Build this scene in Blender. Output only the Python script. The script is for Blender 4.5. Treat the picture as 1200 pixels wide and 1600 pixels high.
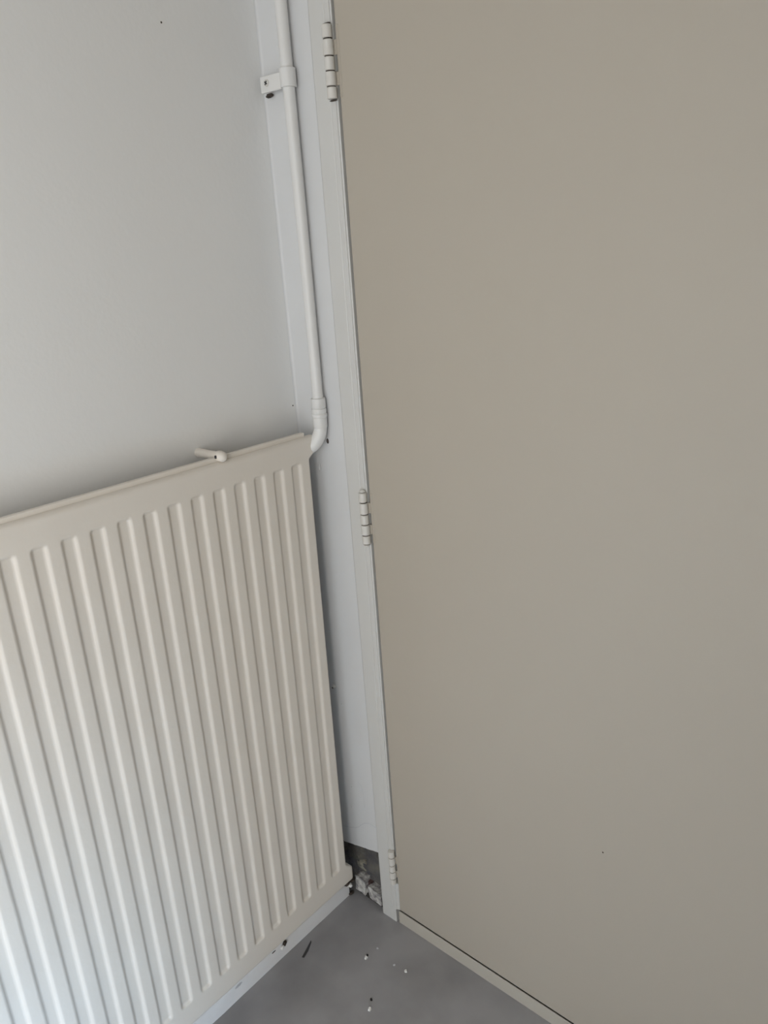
import bpy, bmesh, math, random
from mathutils import Vector, Matrix, noise
random.seed(7)
for o in list(bpy.data.objects):
    bpy.data.objects.remove(o)
C = bpy.context.scene.collection
S = bpy.context.scene

# ------------------------------------------------------------------ camera
F = 1185.45
cd = bpy.data.cameras.new('camera'); cam = bpy.data.objects.new('camera', cd); C.objects.link(cam)
cd.sensor_fit = 'VERTICAL'; cd.sensor_height = 36.0; cd.lens = 36.0 * F / 1600.0; cd.clip_start = 0.01
yaw, pitch, roll = -0.7339, -0.33906, -0.06719
fw = Vector((math.sin(yaw)*math.cos(pitch), math.cos(yaw)*math.cos(pitch), math.sin(pitch)))
r0 = fw.cross(Vector((0, 0, 1))).normalized(); u0 = r0.cross(fw)
rt = math.cos(roll)*r0 + math.sin(roll)*u0; up = -math.sin(roll)*r0 + math.cos(roll)*u0
M = Matrix((rt, up, -fw)).transposed().to_4x4(); M.translation = Vector((0.81734, -0.73322, 1.11203))
cam.matrix_world = M
S.camera = cam

# ------------------------------------------------------------------ light
RX, RY, RZ = 1.05, -1.9, 2.5           # invented small room, sized and opened to steer the light
W = bpy.data.worlds.new('sky'); S.world = W; W.use_nodes = True
W.node_tree.nodes['Background'].inputs[0].default_value = (0.75, 0.86, 1.0, 1)
W.node_tree.nodes['Background'].inputs[1].default_value = 1.0

def area(name, loc, rot, sx, sy, power, col):
    l = bpy.data.lights.new(name, 'AREA'); l.shape = 'RECTANGLE'; l.size = sx; l.size_y = sy
    l.energy = power; l.color = col
    o = bpy.data.objects.new(name, l); C.objects.link(o); o.location = loc; o.rotation_euler = rot
    return o
# lamps added at invented windows to steer light onto the corner
area('added_back_light', (0.60, RY + 0.03, 0.98), (math.radians(90), 0, 0), 0.60, 1.6, 4.0, (1.0, 0.965, 0.91))  # added lamp, weak fill from behind the camera
area('added_side_light', (RX - 0.03, -1.56, 0.88), (math.radians(90), 0, math.radians(90)), 0.54, 1.3, 14.0, (1.0, 0.965, 0.91))  # added main lamp, placed to balance both walls of the corner
area('added_low_light', (RX + 0.40, -1.11, 0.14), (math.radians(90), 0, math.radians(90)), 0.30, 0.24, 25.0, (0.40, 0.67, 1.0))  # added low lamp, recessed so mostly the lower radiator end brightens

vs = S.view_settings
S.display_settings.display_device = 'sRGB'
vs.view_transform = 'Standard'; vs.look = 'None'; vs.gamma = 1.0; vs.use_curve_mapping = False
vs.exposure = 0.22

# ------------------------------------------------------------------ materials
def mat(name, col, rough=0.5, bump=0.0, bscale=200.0, var=0.0, vscale=4.0, spec=0.5, metal=0.0, col2=None, bdist=0.001):
    m = bpy.data.materials.new(name); m.use_nodes = True
    nt = m.node_tree; b = nt.nodes['Principled BSDF']
    b.inputs['Base Color'].default_value = (*col, 1); b.inputs['Roughness'].default_value = rough
    b.inputs['Specular IOR Level'].default_value = spec; b.inputs['Metallic'].default_value = metal
    tc = nt.nodes.new('ShaderNodeTexCoord')
    if var > 0 or col2:
        n = nt.nodes.new('ShaderNodeTexNoise'); n.inputs['Scale'].default_value = vscale; n.inputs['Detail'].default_value = 6
        nt.links.new(tc.outputs['Object'], n.inputs['Vector'])
        r = nt.nodes.new('ShaderNodeValToRGB')
        c2 = col2 if col2 else tuple(c*(1-var) for c in col)
        r.color_ramp.elements[0].position = 0.35; r.color_ramp.elements[1].position = 0.65
        r.color_ramp.elements[0].color = (*c2, 1); r.color_ramp.elements[1].color = (*col, 1)
        nt.links.new(n.outputs['Fac'], r.inputs['Fac']); nt.links.new(r.outputs['Color'], b.inputs['Base Color'])
    if bump > 0:
        n = nt.nodes.new('ShaderNodeTexNoise'); n.inputs['Scale'].default_value = bscale; n.inputs['Detail'].default_value = 3
        nt.links.new(tc.outputs['Object'], n.inputs['Vector'])
        bp = nt.nodes.new('ShaderNodeBump'); bp.inputs['Strength'].default_value = bump; bp.inputs['Distance'].default_value = bdist
        nt.links.new(n.outputs['Fac'], bp.inputs['Height']); nt.links.new(bp.outputs['Normal'], b.inputs['Normal'])
    return m

M_WALL = mat('white_wall_paint', (0.83, 0.83, 0.82), 0.45, 0.25, 120, 0.015, 3)
M_STRIP = mat('white_plaster_paint', (0.68, 0.685, 0.69), 0.42, 0.3, 90, 0.03, 8)
M_RAD = mat('cream_radiator_enamel', (0.79, 0.74, 0.672), 0.5, 0.12, 160, 0.025, 12, spec=0.35)
M_PIPE = mat('white_pipe_gloss', (0.75, 0.745, 0.73), 0.35, 0.15, 150)
M_DOOR = mat('beige_door_paint', (0.455, 0.41, 0.345), 0.48, 0.12, 220, 0.02, 2.5)
M_PLINTH = mat('beige_plinth_paint', (0.50, 0.465, 0.405), 0.45, 0.15, 200)
M_POST = mat('white_frame_paint', (0.625, 0.62, 0.60), 0.38, 0.2, 140, 0.02, 10)
M_HINGE = mat('painted_hinge', (0.68, 0.66, 0.62), 0.38, 0.2, 300, 0.05, 120)
M_SKIRT = mat('white_skirting_paint', (0.88, 0.88, 0.88), 0.35, 0.3, 120, 0.04, 30)
M_DARK = mat('dark_cavity_shade', (0.035, 0.032, 0.03), 0.9, 0.6, 150)  # near-black colour put in as the shade inside gaps
M_RUST_SHADE = mat('rust_and_shade', (0.09, 0.065, 0.05), 0.8, 0.8, 500, col2=(0.02, 0.018, 0.016), vscale=300)  # rust and chips; also painted shade for knuckle gaps and the nail
M_FLOOR = mat('grey_vinyl', (0.37, 0.365, 0.375), 0.30, 0.12, 60, col2=(0.285, 0.28, 0.285), vscale=9)
M_CREAM = mat('cream_old_plaster', (0.36, 0.34, 0.27), 0.9, 0.9, 260, bdist=0.003, col2=(0.2, 0.19, 0.16), vscale=60)
M_OLD = mat('old_bare_plaster', (0.155, 0.145, 0.125), 0.9, 0.9, 220, col2=(0.075, 0.075, 0.085), vscale=34, bdist=0.003)
M_TILE = mat('plaster_splashed_tile', (0.66, 0.65, 0.62), 0.75, 0.9, 260, col2=(0.20, 0.185, 0.19), vscale=110, bdist=0.003)
M_MORTAR = mat('red_brown_mortar', (0.10, 0.06, 0.055), 0.9, 0.8, 300, bdist=0.002)
M_CHIP = mat('white_chip', (0.85, 0.84, 0.82), 0.5)
M_BLACK = mat('black_bit', (0.02, 0.02, 0.022), 0.6)
M_SPLINT = mat('dark_grey_splinter', (0.06, 0.058, 0.06), 0.8)
M_CRACK = mat('grey_hairline', (0.55, 0.56, 0.58), 0.8)
M_FAR = mat('taupe_low_bounce_paint', (0.30, 0.285, 0.26), 0.7, 0.2, 120)  # dark colour of the unseen wall limits bounce onto the door
M_CEIL = mat('white_ceiling', (0.8, 0.8, 0.79), 0.8)
M_GLASS = mat('window_glass', (0.75, 0.85, 0.95), 0.05)
b_ = M_GLASS.node_tree.nodes['Principled BSDF']; b_.inputs['Transmission Weight'].default_value = 1.0

# ------------------------------------------------------------------ helpers
def obj(name, bm, m, parent=None, smooth=False, loc=None):
    me = bpy.data.meshes.new(name); bmesh.ops.recalc_face_normals(bm, faces=bm.faces[:]); bm.to_mesh(me); bm.free()
    me.materials.append(m)
    if smooth:
        for p in me.polygons: p.use_smooth = True
        try: me.set_sharp_from_angle(angle=math.radians(50))
        except Exception: pass
    o = bpy.data.objects.new(name, me); C.objects.link(o)
    if parent: o.parent = parent
    if loc: o.location = loc
    return o
def empty(name, loc=(0, 0, 0)):
    o = bpy.data.objects.new(name, None); C.objects.link(o); o.location = loc; o.empty_display_size = 0.05
    return o
def tag(o, label=None, cat=None, group=None, kind=None):
    if label: o['label'] = label
    if cat: o['category'] = cat
    if group: o['group'] = group
    if kind: o['kind'] = kind
    return o
def box(bm, x0, x1, y0, y1, z0, z1, bev=0.0, seg=2):
    vsn = [bm.verts.new((x, y, z)) for x in (x0, x1) for y in (y0, y1) for z in (z0, z1)]
    f = [(0, 1, 3, 2), (4, 6, 7, 5), (0, 4, 5, 1), (2, 3, 7, 6), (0, 2, 6, 4), (1, 5, 7, 3)]
    fs = [bm.faces.new([vsn[i] for i in q]) for q in f]
    if bev > 0:
        es = list({e for q in fs for e in q.edges})
        bmesh.ops.bevel(bm, geom=es, offset=bev, segments=seg, affect='EDGES', profile=0.5)
    return bm
def nb(): return bmesh.new()
def prism(bm, pts, axis, a0, a1):
    """polygon pts extruded along axis ('y': pts are (x,z); 'z': pts are (x,y))"""
    def P(p, a): return (p[0], a, p[1]) if axis == 'y' else (p[0], p[1], a)
    A = [bm.verts.new(P(p, a0)) for p in pts]; B = [bm.verts.new(P(p, a1)) for p in pts]
    n = len(pts)
    bm.faces.new(A[::-1]); bm.faces.new(B)
    for i in range(n): bm.faces.new((A[i], A[(i+1) % n], B[(i+1) % n], B[i]))
    return bm
def tube(bm, path, rad, n=20, cap=True):
    path = [Vector(p) for p in path]
    rads = rad if isinstance(rad, (list, tuple)) else [rad]*len(path)
    rings = []; ref = Vector((0.31, 0.95, 0.05)).normalized()
    for i, p in enumerate(path):
        d = (path[min(i+1, len(path)-1)] - path[max(i-1, 0)]).normalized()
        a = ref - d*ref.dot(d)
        if a.length < 1e-4: a = Vector((1, 0, 0)) - d*d.x
        a.normalize(); b = d.cross(a); ref = a
        rings.append([bm.verts.new(p + rads[i]*(math.cos(t)*a + math.sin(t)*b)) for t in [2*math.pi*k/n for k in range(n)]])
    for i in range(len(rings)-1):
        for k in range(n):
            bm.faces.new((rings[i][k], rings[i][(k+1) % n], rings[i+1][(k+1) % n], rings[i+1][k]))
    if cap:
        bm.faces.new(rings[0][::-1]); bm.faces.new(rings[-1])
    return bm
def lathe_z(bm, cx, cy, prof, n=28):
    """prof: list of (z, r) from top to bottom"""
    return tube(bm, [(cx, cy, z) for z, r in prof], [r for z, r in prof], n)
def smoothstep(a, b, x):
    t = max(0.0, min(1.0, (x-a)/(b-a))); return t*t*(3-2*t)

# ------------------------------------------------------------------ structure
bm = nb(); box(bm, -0.3, RX+0.5, RY-0.1, 0.6, -0.1, 0.0)
tag(obj('floor', bm, M_FLOOR), 'grey smooth floor with scuffs and scattered specks', 'floor', kind='structure')
bm = nb(); box(bm, -0.1, RX+0.1, RY-0.1, 0.6, RZ, RZ+0.1)
tag(obj('ceiling', bm, M_CEIL), 'plain white ceiling above the corner', 'ceiling', kind='structure')
bm = nb(); box(bm, -0.1, 0.0, RY-0.1, 0.6, 0.0, RZ)
tag(obj('wall_left', bm, M_WALL), 'white painted wall behind the radiator', 'wall', kind='structure')

PX0, PX1 = 0.0906, 0.1279         # frame post
DX0, DX1 = 0.1311, 0.86           # door leaf
DZ0, DZ1 = 0.0306, 2.02
# right hand wall: plaster strip with a broken-off foot, lintel and far part
bm = nb()
edge = []
for i in range(25):
    t = i/24; x = 0.0 + t*0.0899
    z = 0.1085 + 0.0235*t + 0.0012*noise.noise(Vector((x*160, 3.1, 0))) + (0.004 if t < 0.06 else 0)
    edge.append((x, z))
prism(bm, edge + [(0.0899, RZ), (0.0, RZ)], 'y', 0.0, 0.012)
box(bm, 0.0896, DX1+0.05, 0.0, 0.1, DZ1+0.05, RZ)
box(bm, DX1+0.05, RX, 0.0, 0.1, 0.0, RZ)
wr = tag(obj('wall_right', bm, M_STRIP), 'narrow white plaster strip between the corner and the door frame', 'wall', kind='structure')
bm = nb(); box(bm, -0.1, RX, 0.45, 0.55, 0.0, RZ)  # unseen backing, added to keep light out of the door gap
tag(obj('wall_cupboard', bm, M_DARK), 'unseen dark cupboard back behind the door, put in against light leaks', 'wall', kind='structure')
# other unseen walls, with openings invented for the added lamps
bm = nb()
bx0, bx1, bz0, bz1 = 0.28, 0.92, 0.16, 1.80
box(bm, -0.1, bx0, RY-0.1, RY, 0, RZ); box(bm, bx1, RX+0.1, RY-0.1, RY, 0, RZ); box(bm, bx0, bx1, RY-0.1, RY, bz1, RZ); box(bm, bx0, bx1, RY-0.1, RY, 0, bz0)
tag(obj('wall_back', bm, M_WALL), 'white wall behind the camera with an added window', 'wall', kind='structure')
bm = nb()
y0, y1, z0, z1 = -1.26, -0.96, 0.02, 0.26      # added low window, set deep in a thickened wall to narrow its light
sy0, sy1, sz0, sz1 = -1.85, -1.27, 0.21, 1.55
box(bm, RX, RX+0.5, RY, sy0, 0, RZ); box(bm, RX, RX+0.5, sy0, sy1, 0, sz0); box(bm, RX, RX+0.5, sy0, sy1, sz1, RZ); box(bm, RX, RX+0.5, sy1, y0, 0, RZ); box(bm, RX, RX+0.5, y1, 0.6, 0, RZ); box(bm, RX, RX+0.5, y0, y1, 0, z0); box(bm, RX, RX+0.5, y0, y1, z1, RZ)
tag(obj('wall_far', bm, M_FAR), 'unseen taupe wall opposite the radiator, thick and dark to shape the light', 'wall', kind='structure')
def window(name, axis, a0, a1, z0, z1, lab, off=0.43):  # unseen windows, added to go with the lamps
    bm = nb(); w = 0.02
    def B(a, b, c, d, t0, t1):
        if axis == 'y': box(bm, a, b, RY-0.08+t0, RY-0.08+t1, c, d)
        else: box(bm, RX+off+t0, RX+off+t1, a, b, c, d)
    B(a0, a0+w, z0, z1, 0, .05); B(a1-w, a1, z0, z1, 0, .05); B(a0, a1, z0, z0+w, 0, .05); B(a0, a1, z1-w, z1, 0, .05)
    o = tag(obj(name, bm, M_POST), lab, 'window', kind='structure')
    bm = nb(); B(a0+w, a1-w, z0+w, z1-w, .02, .024); obj('pane', bm, M_GLASS, o)
window('added_window_1', 'y', bx0, bx1, bz0, bz1, 'added white framed window behind the camera, placed for the light')
window('added_window_2', 'x', y0, y1, z0, z1, 'added low white framed window in the opposite wall, placed for the light')

window('added_window_3', 'x', sy0, sy1, sz0, sz1, 'added tall white framed window in the opposite wall, placed for the light', 0.0)

# caulk bead running down the corner
bm = nb(); rings = []
zs = [0.118 + i*(RZ-0.118)/160 for i in range(161)]
for z in zs:
    r = 0.0036 + 0.0012*noise.noise(Vector((0, 1.3, z*9))) + 0.0008*noise.noise(Vector((4, 0, z*40)))
    ring = []
    for k in range(7):
        a = math.pi + (math.pi/2)*k/6      # concave quarter arc
        ring.append(bm.verts.new((r + r*math.cos(a) - 0.0001*(k == 0), -r - r*math.sin(a)*1.0 + 0.0001*(k == 6), z)))
    ring.append(bm.verts.new((-0.0008, 0.0008, z)))
    rings.append(ring)
for i in range(len(rings)-1):
    for k in range(8):
        bm.faces.new((rings[i][k], rings[i][(k+1) % 8], rings[i+1][(k+1) % 8], rings[i+1][k]))
tag(obj('caulk_bead', bm, M_STRIP, wr, True), 'smooth painted caulk bead down the corner')

# bare wall where the plaster foot is broken away
bm = nb(); nx, nz = 44, 60; g = []
for j in range(nz+1):
    row = []
    for i in range(nx+1):
        x = -0.002 + 0.094*i/nx; z = -0.002 + 0.150*j/nz
        d = 0.0185 + 0.004*noise.noise(Vector((x*45, z*45, 2.0))) + 0.0025*noise.noise(Vector((x*140, z*140, 5)))
        d -= 0.006*smoothstep(0.05, 0.02, x)*smoothstep(0.035, 0.075, z)*smoothstep(0.105, 0.08, z)   # cream lump
        d += 0.008*smoothstep(0.012, 0.004, z)
        row.append(bm.verts.new((x, d, z)))
    g.append(row)
for j in range(nz):
    for i in range(nx): bm.faces.new((g[j][i], g[j][i+1], g[j+1][i+1], g[j+1][i]))
tag(obj('bare_plaster', bm, M_OLD, wr, True), 'rough grey brown bare wall where plaster is missing')
bm = nb(); box(bm, -0.0005, 0.0009, -0.0005, 0.026, 0.0, 0.118)
tag(obj('bare_plaster', bm, M_OLD, wr), 'dark bare edge of the corner inside the hole')
def chunk(name, x0, x1, z0, z1, yf, m, lab, seed, amp=0.0022):
    bm = nb(); box(bm, x0, x1, yf, 0.026, z0, z1)
    bmesh.ops.subdivide_edges(bm, edges=bm.edges[:], cuts=7, use_grid_fill=True)
    for v in bm.verts:
        q = v.co*95 + Vector((seed, seed*2, 0))
        v.co += Vector((noise.noise(q), noise.noise(q+Vector((9, 0, 0))), noise.noise(q+Vector((0, 9, 0)))))*amp
    return tag(obj(name, bm, m, wr, True), lab)
chunk('old_tile', 0.0225, 0.0460, 0.006, 0.040, 0.004, M_TILE, 'broken white tile stub at the foot of the bare wall', 1.0)
chunk('old_tile', 0.0565, 0.0850, 0.009, 0.034, 0.002, M_TILE, 'white tile stub beside the frame foot', 5.0)
chunk('plaster_lump', 0.020, 0.040, 0.050, 0.074, 0.0145, M_CREAM, 'cream plaster lump above the tile stubs', 3.0, 0.004)
chunk('floor_gap_shade', 0.030, 0.0900, -0.001, 0.0085, 0.0065, M_DARK, 'dark chunk standing in for shade between the tile stubs and the floor', 6.0, 0.001)  # solid dark chunk takes the place of shade under the stubs
chunk('mortar_joint', 0.0470, 0.0550, 0.006, 0.034, 0.011, M_MORTAR, 'red brown mortar joint between tile stubs', 8.0, 0.0012)
# small marks on the strip
bm = nb(); bmesh.ops.create_uvsphere(bm, u_segments=12, v_segments=8, radius=0.0032)
o = tag(obj('nail_and_shadow', bm, M_PIPE, wr, True), 'painted-over nail head'); o.location = (0.0215, -0.0012, 0.4375)
bm = nb(); bmesh.ops.create_uvsphere(bm, u_segments=12, v_segments=8, radius=0.0016)
o = obj('nail_and_shadow', bm, M_RUST_SHADE, wr, True); o.location = (0.0188, -0.0016, 0.4335)  # small dark ball painted in as the shadow beside the nail head
for (x, z, r) in ((0.0346, 0.4075, 0.0011), (0.040, 0.245, 0.0008), (0.0345, 0.20, 0.0009)):
    bm = nb(); bmesh.ops.create_uvsphere(bm, u_segments=10, v_segments=6, radius=r)
    o = obj('paint_speck', bm, M_CRACK, wr, True); o.location = (x, -0.0002, z)
bm = nb(); tube(bm, [(0.0369, -0.0006, 0.8185), (0.0370, -0.0012, 0.813), (0.0371, -0.0018, 0.809), (0.0371, -0.0006, 0.8065)], [0.0005, 0.0012, 0.002, 0.0006], 10)
obj('paint_drip', bm, M_STRIP, wr, True)
bm = nb()
pts = [(0.012, 0.146), (0.02, 0.149), (0.03, 0.1535), (0.04, 0.158), (0.048, 0.164), (0.055, 0.172), (0.063, 0.180), (0.072, 0.184), (0.082, 0.185), (0.089, 0.184)]
tube(bm, [(x, 0.00015, z+0.001*noise.noise(Vector((x*300, 0, 0)))) for x, z in pts], 0.00042, 6)
tag(obj('crack', bm, M_CRACK, wr, True), 'hairline crack above the broken foot')
bm = nb()
tube(bm, [(0.056, 0.00015, 0.262), (0.064, 0.00015, 0.257), (0.0665, 0.00015, 0.243), (0.066, 0.00015, 0.225), (0.067, 0.00015, 0.215)], 0.00035, 6)
tag(obj('crack', bm, M_CRACK, wr, True), 'short curved hairline crack beside the frame')
bm = nb(); bmesh.ops.create_uvsphere(bm, u_segments=10, v_segments=6, radius=0.0025)
for v in bm.verts: v.co.z *= 1.7
o = obj('chipped_hole', bm, M_RUST_SHADE, wr, True); o.location = (0.0575, 0.0009, 0.853)

# low skirting under the radiator
bm = nb()
prof = [(0.0, 0.0), (0.0168, 0.0), (0.0170, 0.027), (0.0150, 0.033), (0.010, 0.036), (0.0, 0.036)]
ys = [-1.4 + 1.30*i/40 for i in range(41)] + [-0.10 + i*0.007 for i in range(1, 14)]
rings = []
for y in ys:
    w = 0.0011*noise.noise(Vector((y*22, 0, 1))); ch = 0.010*smoothstep(-0.030, -0.008, y)
    rings.append([bm.verts.new((x + (w if x > 0.005 else 0), y, max(0, z - (ch if z > 0.01 else 0) + (0.0006*noise.noise(Vector((y*30, z*90, 0))) if z > 0 else 0)))) for x, z in prof])
n = len(prof)
for i in range(len(rings)-1):
    for k in range(n): bm.faces.new((rings[i][k], rings[i][(k+1) % n], rings[i+1][(k+1) % n], rings[i+1][k]))
bm.faces.new(rings[0]); bm.faces.new(rings[-1])
sk = tag(obj('baseboard_left', bm, M_SKIRT, None, True), 'low white skirting under the radiator', 'skirting', kind='structure')
def crumb(name, loc, r, m, parent, seed, sq=(1, 1, 1)):
    bm = nb(); bmesh.ops.create_icosphere(bm, subdivisions=2, radius=r)
    for v in bm.verts:
        v.co *= 1 + 0.45*noise.noise(v.co/r*1.3 + Vector((seed, 0, 0)))
        v.co = Vector((v.co.x*sq[0], v.co.y*sq[1], v.co.z*sq[2]))
    o = obj(name, bm, m, parent, True); o.location = loc
    return o
tag(crumb('crumb', (0.0165, -0.0135, 0.0305), 0.0055, M_RUST_SHADE, sk, 1, (1, 1.3, 0.8)), 'dark rotten crumb at the skirting end')
tag(crumb('crumb', (0.0175, -0.001, 0.0285), 0.0045, M_RUST_SHADE, sk, 4, (1, 1.6, 0.6)), 'dark crumb wedged in the corner')
crumb('crumb', (0.019, -0.006, 0.0035), 0.0035, M_RUST_SHADE, sk, 6, (1, 1.5, 0.6))
crumb('crumb', (0.0185, -0.006, 0.021), 0.004, M_CHIP, sk, 9)
tag(crumb('bolt', (0.0185, -0.166, 0.0275), 0.0048, M_RUST_SHADE, sk, 2, (0.6, 0.8, 1.1)), 'dark rusted bolt')
crumb('bolt_chip', (0.021, -0.173, 0.0265), 0.004, M_CHIP, sk, 3, (0.7, 1, 0.8))
crumb('rust_mark', (0.0168, -0.188, 0.0275), 0.003, M_RUST_SHADE, sk, 7, (0.25, 1.5, 0.3))
crumb('rust_mark', (0.0168, -0.262, 0.026), 0.004, M_CRACK, sk, 8, (0.25, 1.8, 0.6))

# ------------------------------------------------------------------ door frame post, plinth
bm = nb()
prof = [(PX0, 0.06), (PX0, -0.0002), (PX0+0.0008, -0.0012), (PX0+0.002, -0.0016), (0.1150, -0.0016), (0.1158, -0.0012), (0.1164, -0.0014),
        (0.1172, -0.0024), (0.1190, -0.0028), (0.1240, -0.0028), (0.1254, -0.0024), (0.1260, -0.0012), (0.1268, -0.0008), (0.1278, -0.0006), (PX1, 0.0002), (PX1, 0.06)]
prism(bm, prof, 'z', 0.0300, DZ1+0.05)
prism(bm, [(PX0, 0.06), (PX0, -0.0002), (PX0+0.0008, -0.0012), (PX0+0.002, -0.0016), (0.1215, -0.0016), (0.1226, -0.0008), (0.1228, 0.02), (0.1228, 0.06)], 'z', 0.0, 0.0300)
post = tag(obj('trim_1', bm, M_POST), 'white painted door frame post with a rounded bead', 'frame', kind='structure')
bm = nb(); box(bm, 0.1258, DX0+0.0006, -0.0006, 0.02, 0.0306, 0.0890, 0.0004, 1)
tag(obj('filled_gap', bm, M_POST, post), 'gap filled with paint below the lowest hinge')
bm = nb(); box(bm, DX1+0.002, DX1+0.05, -0.0016, 0.06, 0, DZ1+0.05, 0.001, 1)
tag(obj('trim_2', bm, M_POST), 'white frame post on the handle side of the door', 'frame', kind='structure')
bm = nb(); box(bm, PX1, DX1, -0.0016, 0.06, DZ1+0.003, DZ1+0.05, 0.001, 1)
tag(obj('trim_3', bm, M_POST), 'white head rail above the door', 'frame', kind='structure')
bm = nb(); box(bm, 0.1272, DX1, 0.0002, 0.0026, 0.0, 0.0258, 0.0006, 1)
tag(obj('trim_4', bm, M_PLINTH), 'beige plinth strip on the floor below the door', 'plinth', kind='structure')

# ------------------------------------------------------------------ door with hinges
bm = nb(); box(bm, DX0, DX1, 0.0, 0.038, DZ0, DZ1, 0.0012, 2)
door = tag(obj('door_1', bm, M_DOOR), 'tall plain beige flush door filling the right side', 'door', kind='structure')
bm = nb(); bmesh.ops.create_uvsphere(bm, u_segments=10, v_segments=6, radius=0.0016)
o = tag(obj('nail_hole', bm, M_RUST_SHADE, door, True), 'tiny dark nail hole'); o.location = (0.4919, 0.0010, 0.3637)

def hinge(zt, zb_, cx, cy, rad, finial, wavy, filled=False):
    h = empty('hinge', (cx, 0, zb_)); h.parent = door
    zs = [zt - (zt-zb_)*t for t in (0, 0.19, 0.42, 0.62, 0.83, 1.0)]
    gap = 0.0011
    for k in range(5):
        a, b = zs[k] - (gap/2 if k else 0), zs[k+1] + (gap/2 if k < 4 else 0)
        r = rad*(1.0 + (0.03 if k % 2 else 0))
        cxk = wavy*(0.5-k/4)
        bm = nb()
        pr = [(a-0.0, r*0.86), (a-0.0006, r), (b+0.0006, r), (b, r*0.86)]
        lathe_z(bm, cxk, cy, [(z-zb_, q) for z, q in pr], 24)
        o = obj('knuckle', bm, M_HINGE, h, True)
        # tongue that joins the knuckle to its leaf
        bm = nb()
        if k % 2 == 0: box(bm, cxk-rad*1.0, cxk, cy, 0.002, b-zb_+0.0003, a-zb_-0.0003, 0.0004, 1)
        else: box(bm, cxk, 0.1325-cx, -0.0014, 0.002, b-zb_+0.0003, a-zb_-0.0003, 0.0006, 1)
        obj('leaf_tongue', bm, M_HINGE if k % 2 == 0 else M_DOOR, h)
    bm = nb(); lathe_z(bm, 0, cy, [(zt-zb_-0.0005, rad*0.86), (0.0005, rad*0.86)], 16)  # pin widened so its dark colour paints shade between the knuckles
    tag(obj('pin', bm, M_RUST_SHADE, h, True), 'wide dark hinge pin that paints shade into the knuckle gaps')
    if finial:
        for s, z0_ in ((1, zt), (-1, zb_)):
            bm = nb()
            lathe_z(bm, wavy*0.5*s, cy, [(z0_-zb_+s*q, rad*w) for q, w in ((0.0012, 0.8), (0.0022, 0.78), (0.0036, 0.55), (0.0044, 0.2))], 20)
            obj('finial', bm, M_HINGE, h, True)
    # door leaf, painted over
    bm = nb(); box(bm, DX0-cx+0.0002, DX0-cx+0.0052, -0.0005, 0.001, 0.001, zt-zb_-0.001, 0.0005, 1)
    obj('leaf_plate', bm, M_DOOR, h)
    return h
tag(hinge(1.3525, 1.2760, 0.1232, -0.0055, 0.0061, False, -0.001), 'upper painted hinge with five knuckles and chipped dark ends')
tag(hinge(0.7885, 0.7120, 0.1236, -0.0055, 0.0060, True, -0.001), 'middle painted hinge with five knuckles and domed ends')
tag(hinge(0.1600, 0.0905, 0.1252, -0.0048, 0.0056, False, 0.0), 'lowest painted hinge, clogged with paint')

for hz, hx in ((1.3538, 0.1222), (1.2746, 0.1240)):
    o = crumb('chipped_end', (hx, -0.0045, hz), 0.0038, M_RUST_SHADE, door, hz, (1.5, 0.8, 0.22))
wl = bpy.data.objects['wall_left']
for hy, hz in ((-0.1427, 1.3604), (-0.0075, 0.9008)):
    bm = nb(); bmesh.ops.create_uvsphere(bm, u_segments=10, v_segments=6, radius=0.0013)
    o = obj('nail_hole', bm, M_RUST_SHADE, wl, True); o.location = (-0.0006, hy, hz)

# ------------------------------------------------------------------ radiator
TH = -0.012
BASE = Vector((0.040, -0.030, 0.072))
rad_root = empty('radiator', BASE); rad_root.rotation_euler = (TH, 0, 0)
tag(rad_root, 'cream steel panel radiator with vertical ribs hanging in the corner', 'radiator')
PIT = 0.0333; N = 23
XF = 0.052; D = 0.0033
ZT, ZB = 0.8655, 0.0735           # header top / bottom (unrotated, at y of the rib pivot)
IT, IB = 0.8330, 0.1150           # recess ends
Y0 = -0.0678
PIV = Vector((0, Y0, 0.831))
def to_local(x, y, z):
    # coordinates measured upright at the pivot (rotation happens about it) -> local to the tilted root
    c, s = math.cos(TH), math.sin(TH)
    dy, dz = y-PIV.y, z-PIV.z
    wy, wz = PIV.y + c*dy - s*dz, PIV.z + s*dy + c*dz
    ly, lz = wy-BASE.y, wz-BASE.z
    return (x-BASE.x, c*ly + s*lz, -s*ly + c*lz)
YH, YB = -0.0180, -0.0325          # header end, body end
YLH = Y0 - (N-1)*PIT - 0.035; YLB = YLH + 0.014
def yend(z):
    t = smoothstep(IT+0.000, IT+0.014, z) + smoothstep(IB+0.002, IB-0.016, z)
    t = min(1, t)
    return YB + (YH-YB)*t, YLB + (YLH-YLB)*t
def depth(y, z):
    k = round((Y0 + 0.27*PIT - y)/PIT); k = max(0, min(N-1, k))
    yc = Y0 - k*PIT + 0.27*PIT; hw = 0.27*PIT
    zc, hz = (IT+IB)/2, (IT-IB)/2
    rr = 0.0042
    qx, qz = abs(y-yc)-(hw-rr), abs(z-zc)-(hz-rr)
    sd = math.hypot(max(qx, 0), max(qz, 0)) + min(max(qx, qz), 0) - rr
    return D*smoothstep(0.0006, -0.0034, sd)
bm = nb()
ycols = []
for k in range(N-1, -1, -1):
    for i in range(18):
        ycols.append(Y0 - k*PIT - 0.006 + PIT*i/18)
ycols.append(Y0 - 0.006 + PIT)
yl_in, yr_in = ycols[0], ycols[-1]
zrows = [ZB + (IB+0.014-ZB)*i/26 for i in range(27)] + [IB+0.014 + (IT-0.014-IB-0.014)*i/24 for i in range(1, 24)] + [IT-0.014 + (ZT-IT+0.014)*i/26 for i in range(27)]
RE = 0.0065
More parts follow.
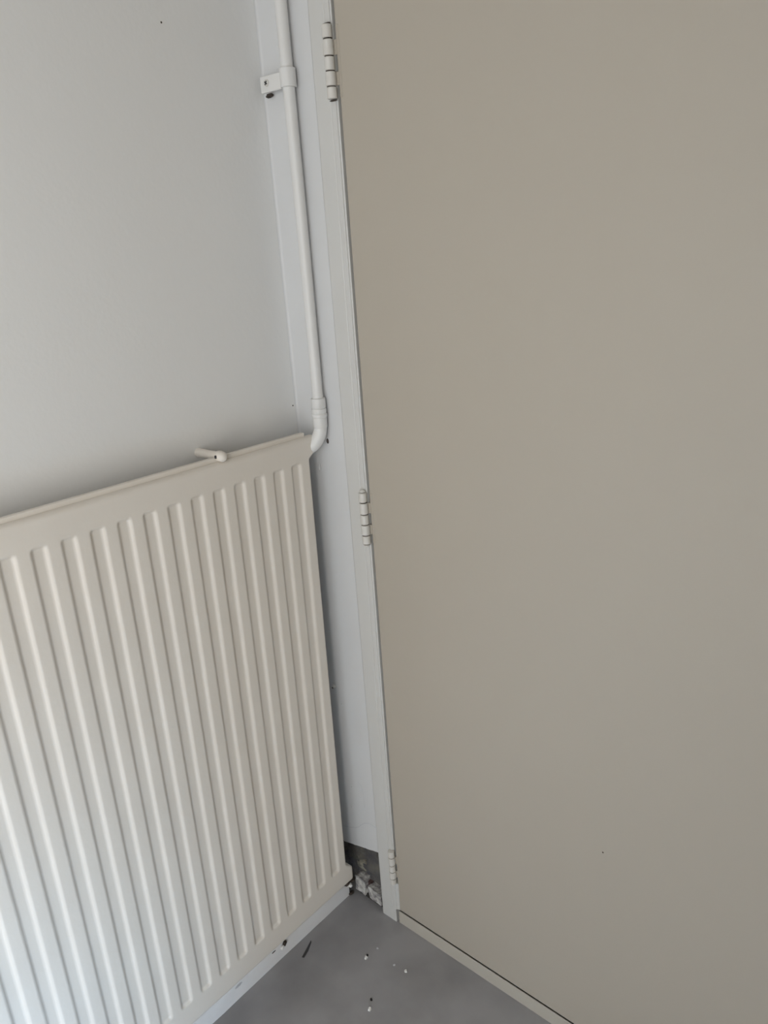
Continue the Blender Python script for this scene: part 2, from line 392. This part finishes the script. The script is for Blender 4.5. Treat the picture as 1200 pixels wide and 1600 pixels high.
def frontx(y, z):
    ye, yl = yend(z)
    d = min(ye-y, y-yl)
    # header ends and the top/bottom edges roll back to the seam
    x = XF - depth(y, z)
    mid = smoothstep(IT, IT+0.01, z) + smoothstep(IB, IB-0.01, z)
    re = 0.0035
    if d < re: x -= 0.9*(re - math.sqrt(max(0, re*re-(re-max(d, 0))**2)))
    dz = min(ZT-z, z-ZB); rz = 0.0055
    if dz < rz: x -= rz - math.sqrt(max(0, rz*rz-(rz-max(dz, 0))**2))
    return max(x, 0.0425)
grid = []
for z in zrows:
    ye, yl = yend(z)
    row_y = [yl + (yl_in-yl)*i/8 for i in range(8)] + ycols + [yr_in + (ye-yr_in)*(1-(1-i/10)**1.7) for i in range(1, 11)]
    row = [bm.verts.new(to_local(frontx(y, z), y, z)) for y in row_y]
    grid.append(row)
for j in range(len(grid)-1):
    for i in range(len(grid[0])-1):
        bm.faces.new((grid[j][i], grid[j][i+1], grid[j+1][i+1], grid[j+1][i]))
# fold the border back to the seam
border = [e for e in bm.edges if e.is_boundary]
ext = bmesh.ops.extrude_edge_only(bm, edges=border)
for v in [g_ for g_ in ext['geom'] if isinstance(g_, bmesh.types.BMVert)]: v.co.x = 0.0395-BASE.x
fp = obj('front_panel', bm, M_RAD, rad_root, True)
for p_ in fp.data.polygons: p_.use_smooth = True
def lbox(x0, x1, y0_, y1_, z0_, z1_, bev):
    bm = nb(); box(bm, x0, x1, y0_, y1_, z0_, z1_, bev)
    for v in bm.verts: v.co = Vector(to_local(*v.co))
    return bm
obj('back_panel', lbox(0.0285, 0.0398, YLB+0.004, YB-0.004, ZB+0.001, ZT-0.001, 0.003), M_RAD, rad_root)
tag(obj('top_rim', lbox(0.0375, 0.0440, YLH+0.006, YH-0.0135, ZT-0.006, ZT+0.0058, 0.0011), M_RAD, rad_root), 'pale seam rim along the radiator top')
obj('bottom_rim', lbox(0.0385, 0.0425, YLH+0.006, YH-0.008, ZB-0.003, ZB+0.006, 0.001), M_RAD, rad_root)
obj('side_seam', lbox(0.0385, 0.0420, YB-0.003, YB+0.0006, IB-0.002, IT+0.004, 0.0006), M_RAD, rad_root)
obj('side_seam', lbox(0.0385, 0.0420, YLB-0.0030, YLB+0.003, IB-0.002, IT+0.004, 0.0006), M_RAD, rad_root)

# wall peg that holds the radiator at the top
pg = empty('radiator_bracket', (0.0, -0.178, 0.8725))
tag(pg, 'small painted wall peg hooked over the radiator top', 'bracket')
bm = nb(); tube(bm, [(-0.001, 0, 0), (0.012, 0, 0), (0.030, 0, 0.0005), (0.0405, 0, 0.0012)], [0.0062, 0.0060, 0.0055, 0.0052], 20)
obj('peg', bm, M_RAD, pg, True)
bm = nb(); tube(bm, [(0.0405, 0, 0.0012), (0.042, 0, 0.0012), (0.046, 0, 0.001), (0.051, 0, 0.0005), (0.0545, 0, 0), (0.0560, 0, 0)], [0.0050, 0.0066, 0.0071, 0.0066, 0.0045, 0.0015], 20)
cap = obj('peg_cap', bm, M_RAD, pg, True)
bm = nb(); box(bm, 0.0445, 0.0475, -0.0085, -0.0062, -0.0005, 0.0035, 0.0006, 1)
tag(obj('slot', bm, M_BLACK, cap), 'dark slot')

# ------------------------------------------------------------------ pipe, fittings and clip
PX, PY, PR = 0.0580, -0.0118, 0.0074
pipe = empty('heating_pipe', (PX, PY, 0.84))
tag(pipe, 'white painted heating pipe running down the corner into the radiator', 'pipe')
def pl(p): return (p[0]-PX, p[1]-PY, p[2]-0.84)
bm = nb(); tube(bm, [pl((PX-0.0012+0.0012*(1-i/12) + 0.0006*math.sin(i*1.1), PY, 0.905 + (RZ-0.905)*(i/12))) for i in range(13)], PR, 24)
obj('riser', bm, M_PIPE, pipe, True)
bm = nb(); lathe_z(bm, 0, 0, [(z-0.84, r) for z, r in ((0.9175, 0.0088), (0.9168, 0.0101), (0.9040, 0.0104), (0.9030, 0.0095))], 28)
tag(obj('nut', bm, M_PIPE, pipe, True), 'painted compression nut')
bm = nb(); lathe_z(bm, 0, 0, [(z-0.84, r) for z, r in ((0.9032, 0.0090), (0.9026, 0.0102), (0.8985, 0.0106), (0.8960, 0.0098))], 28)
obj('collar', bm, M_PIPE, pipe, True)
bm = nb(); lathe_z(bm, 0, 0, [(z-0.84, r) for z, r in ((0.8962, 0.0096), (0.8950, 0.0109), (0.8915, 0.0108), (0.8895, 0.0096))], 28)
obj('collar', bm, M_PIPE, pipe, True)
bm = nb(); lathe_z(bm, 0, 0, [(z-0.84, r) for z, r in ((0.8900, 0.0097), (0.8880, 0.0100), (0.8770, 0.0098), (0.8755, 0.0092))], 28)
obj('socket', bm, M_PIPE, pipe, True)
bm = nb(); A, B_, Cc = Vector((PX, PY, 0.878)), Vector((PX-0.001, PY-0.001, 0.851)), Vector((0.0345, -0.030, 0.843))
path = []
for i in range(17):
    t = i/16; path.append(pl((1-t)**2*A + 2*t*(1-t)*B_ + t*t*Cc))
tube(bm, path, [0.0090 + 0.0008*math.sin(math.pi*i/16) for i in range(17)], 24)
tag(obj('elbow', bm, M_PIPE, pipe, True), 'painted elbow turning into the radiator end')

clip = empty('pipe_clip', (0.045, 0.0, 1.3085))
tag(clip, 'white painted pipe clip screwed to the wall beside the pipe', 'clip')
z0c, z1c = -0.0102, 0.0102
# strap around the pipe
bm = nb(); cxp = PX-0.045-0.0003; arc = []
ro, ri = PR+0.0026, PR+0.0003
angs = [math.radians(a) for a in range(-40, 191, 10)]
outer = [(cxp + ro*math.cos(a), PY - ro*math.sin(a)) for a in angs]
outer = outer + [(cxp-ro, 0.0)]
inner = [(cxp-ri, 0.0)] + [(cxp + ri*math.cos(a), PY - ri*math.sin(a)) for a in reversed(angs)]
O = [bm.verts.new((x, y, z0c)) for x, y in outer]; I = [bm.verts.new((x, y, z0c)) for x, y in reversed(inner)]
O2 = [bm.verts.new((x, y, z1c)) for x, y in outer]; I2 = [bm.verts.new((x, y, z1c)) for x, y in reversed(inner)]
m_ = min(len(O), len(I))
for i in range(m_-1):
    bm.faces.new((O[i], O[i+1], O2[i+1], O2[i])); bm.faces.new((I[i], I2[i], I2[i+1], I[i+1]))
    bm.faces.new((O[i], I[i], I[i+1], O[i+1])); bm.faces.new((O2[i], O2[i+1], I2[i+1], I2[i]))
bm.faces.new((O[0], O2[0], I2[0], I[0])); bm.faces.new((O[-1], I[-1], I2[-1], O2[-1]))
obj('strap', bm, M_PIPE, clip, True)
bm = nb(); box(bm, 0.0085-0.045, cxp-PR-0.0005, -0.0135, -0.0098, z0c+0.0005, z1c-0.0015, 0.0010, 2)
obj('plate', bm, M_PIPE, clip)
bm = nb(); box(bm, 0.013-0.045, 0.026-0.045, -0.0100, 0.0005, z0c+0.003, z1c-0.004, 0.001, 1)
obj('spacer', bm, M_PIPE, clip)
bm = nb(); tube(bm, [(0.0205-0.045, -0.0133, 0.0005), (0.0205-0.045, -0.0146, 0.0005), (0.0205-0.045, -0.0150, 0.0005)], [0.0042, 0.0040, 0.003], 16)
sc = tag(obj('screw', bm, M_HINGE, clip, True), 'screw head with a dark cross slot')
for a in (0.6, 0.6+math.pi/2):
    bm = nb(); box(bm, -0.0026, 0.0026, -0.0004, 0.0004, -0.0007, 0.0007)
    o = obj('slot', bm, M_BLACK, sc); o.location = (0.0205-0.045, -0.0150, 0.0005); o.rotation_euler = (0, a, 0)
tag(crumb('broken_plug', (0.0135-0.045, -0.004, z0c-0.0015), 0.0042, M_RUST_SHADE, clip, 5, (1.2, 1, 0.6)), 'dark broken wall plug below the plate')

# ------------------------------------------------------------------ bits lying on the floor
def flake(loc, r, m, name, label, seed, grp=None, th=0.0012):
    bm = nb(); rnd = random.Random(seed); n_ = 7
    A_ = []; B2 = []
    for k in range(n_):
        a = 2*math.pi*k/n_; q = r*(0.6+0.6*rnd.random())
        A_.append(bm.verts.new((q*math.cos(a), q*math.sin(a), 0))); B2.append(bm.verts.new((q*0.8*math.cos(a), q*0.8*math.sin(a), th*(0.7+0.6*rnd.random()))))
    bm.faces.new(A_[::-1]); bm.faces.new(B2)
    for k in range(n_): bm.faces.new((A_[k], A_[(k+1) % n_], B2[(k+1) % n_], B2[k]))
    o = obj(name, bm, m); o.location = loc
    return tag(o, label, 'flake' if 'flake' in name else 'crumb', grp)
G = 'paint flakes on the floor'
flake((0.1281, -0.0874, 0), 0.0030, M_CHIP, 'paint_flake', 'white paint flake on the floor nearest the radiator', 1, G, 0.003)
flake((0.1957, -0.0661, 0), 0.0026, M_CHIP, 'paint_flake', 'white paint flake on the floor nearest the door plinth', 2, G, 0.0025)
flake((0.1926, -0.1501, 0), 0.0034, M_CHIP, 'paint_flake', 'white paint flake at the bottom edge, in front of a black crumb', 3, G, 0.003)
flake((0.1313, -0.0620, 0), 0.0022, M_CRACK, 'paint_flake', 'small greyish paint flake furthest back, towards the frame post', 4, G)
flake((0.1735, -0.0687, 0), 0.0020, M_CRACK, 'paint_flake', 'tiny greyish paint flake just left of the white one by the plinth', 5, G)
flake((0.1837, -0.1371, 0), 0.0024, M_BLACK, 'floor_crumb', 'tiny black crumb lying on the grey floor', 6, None, 0.0018)
flake((0.1265, -0.0820, 0), 0.0022, M_BLACK, 'floor_crumb', 'tiny dark crumb touching the white flake nearest the radiator', 8, None, 0.0016)
bm = nb(); prism(bm, [(-0.002, 0.0), (0.0016, 0.0004), (0.003, 0.014), (0.0014, 0.031), (-0.0006, 0.034), (-0.0012, 0.018)], 'z', 0.0, 0.0012)
o = obj('dark_splinter', bm, M_SPLINT); o.location = (0.0441, -0.1515, 0); o.rotation_euler = (0, 0, math.radians(22))
tag(o, 'thin dark splinter lying beside the skirting', 'splinter')
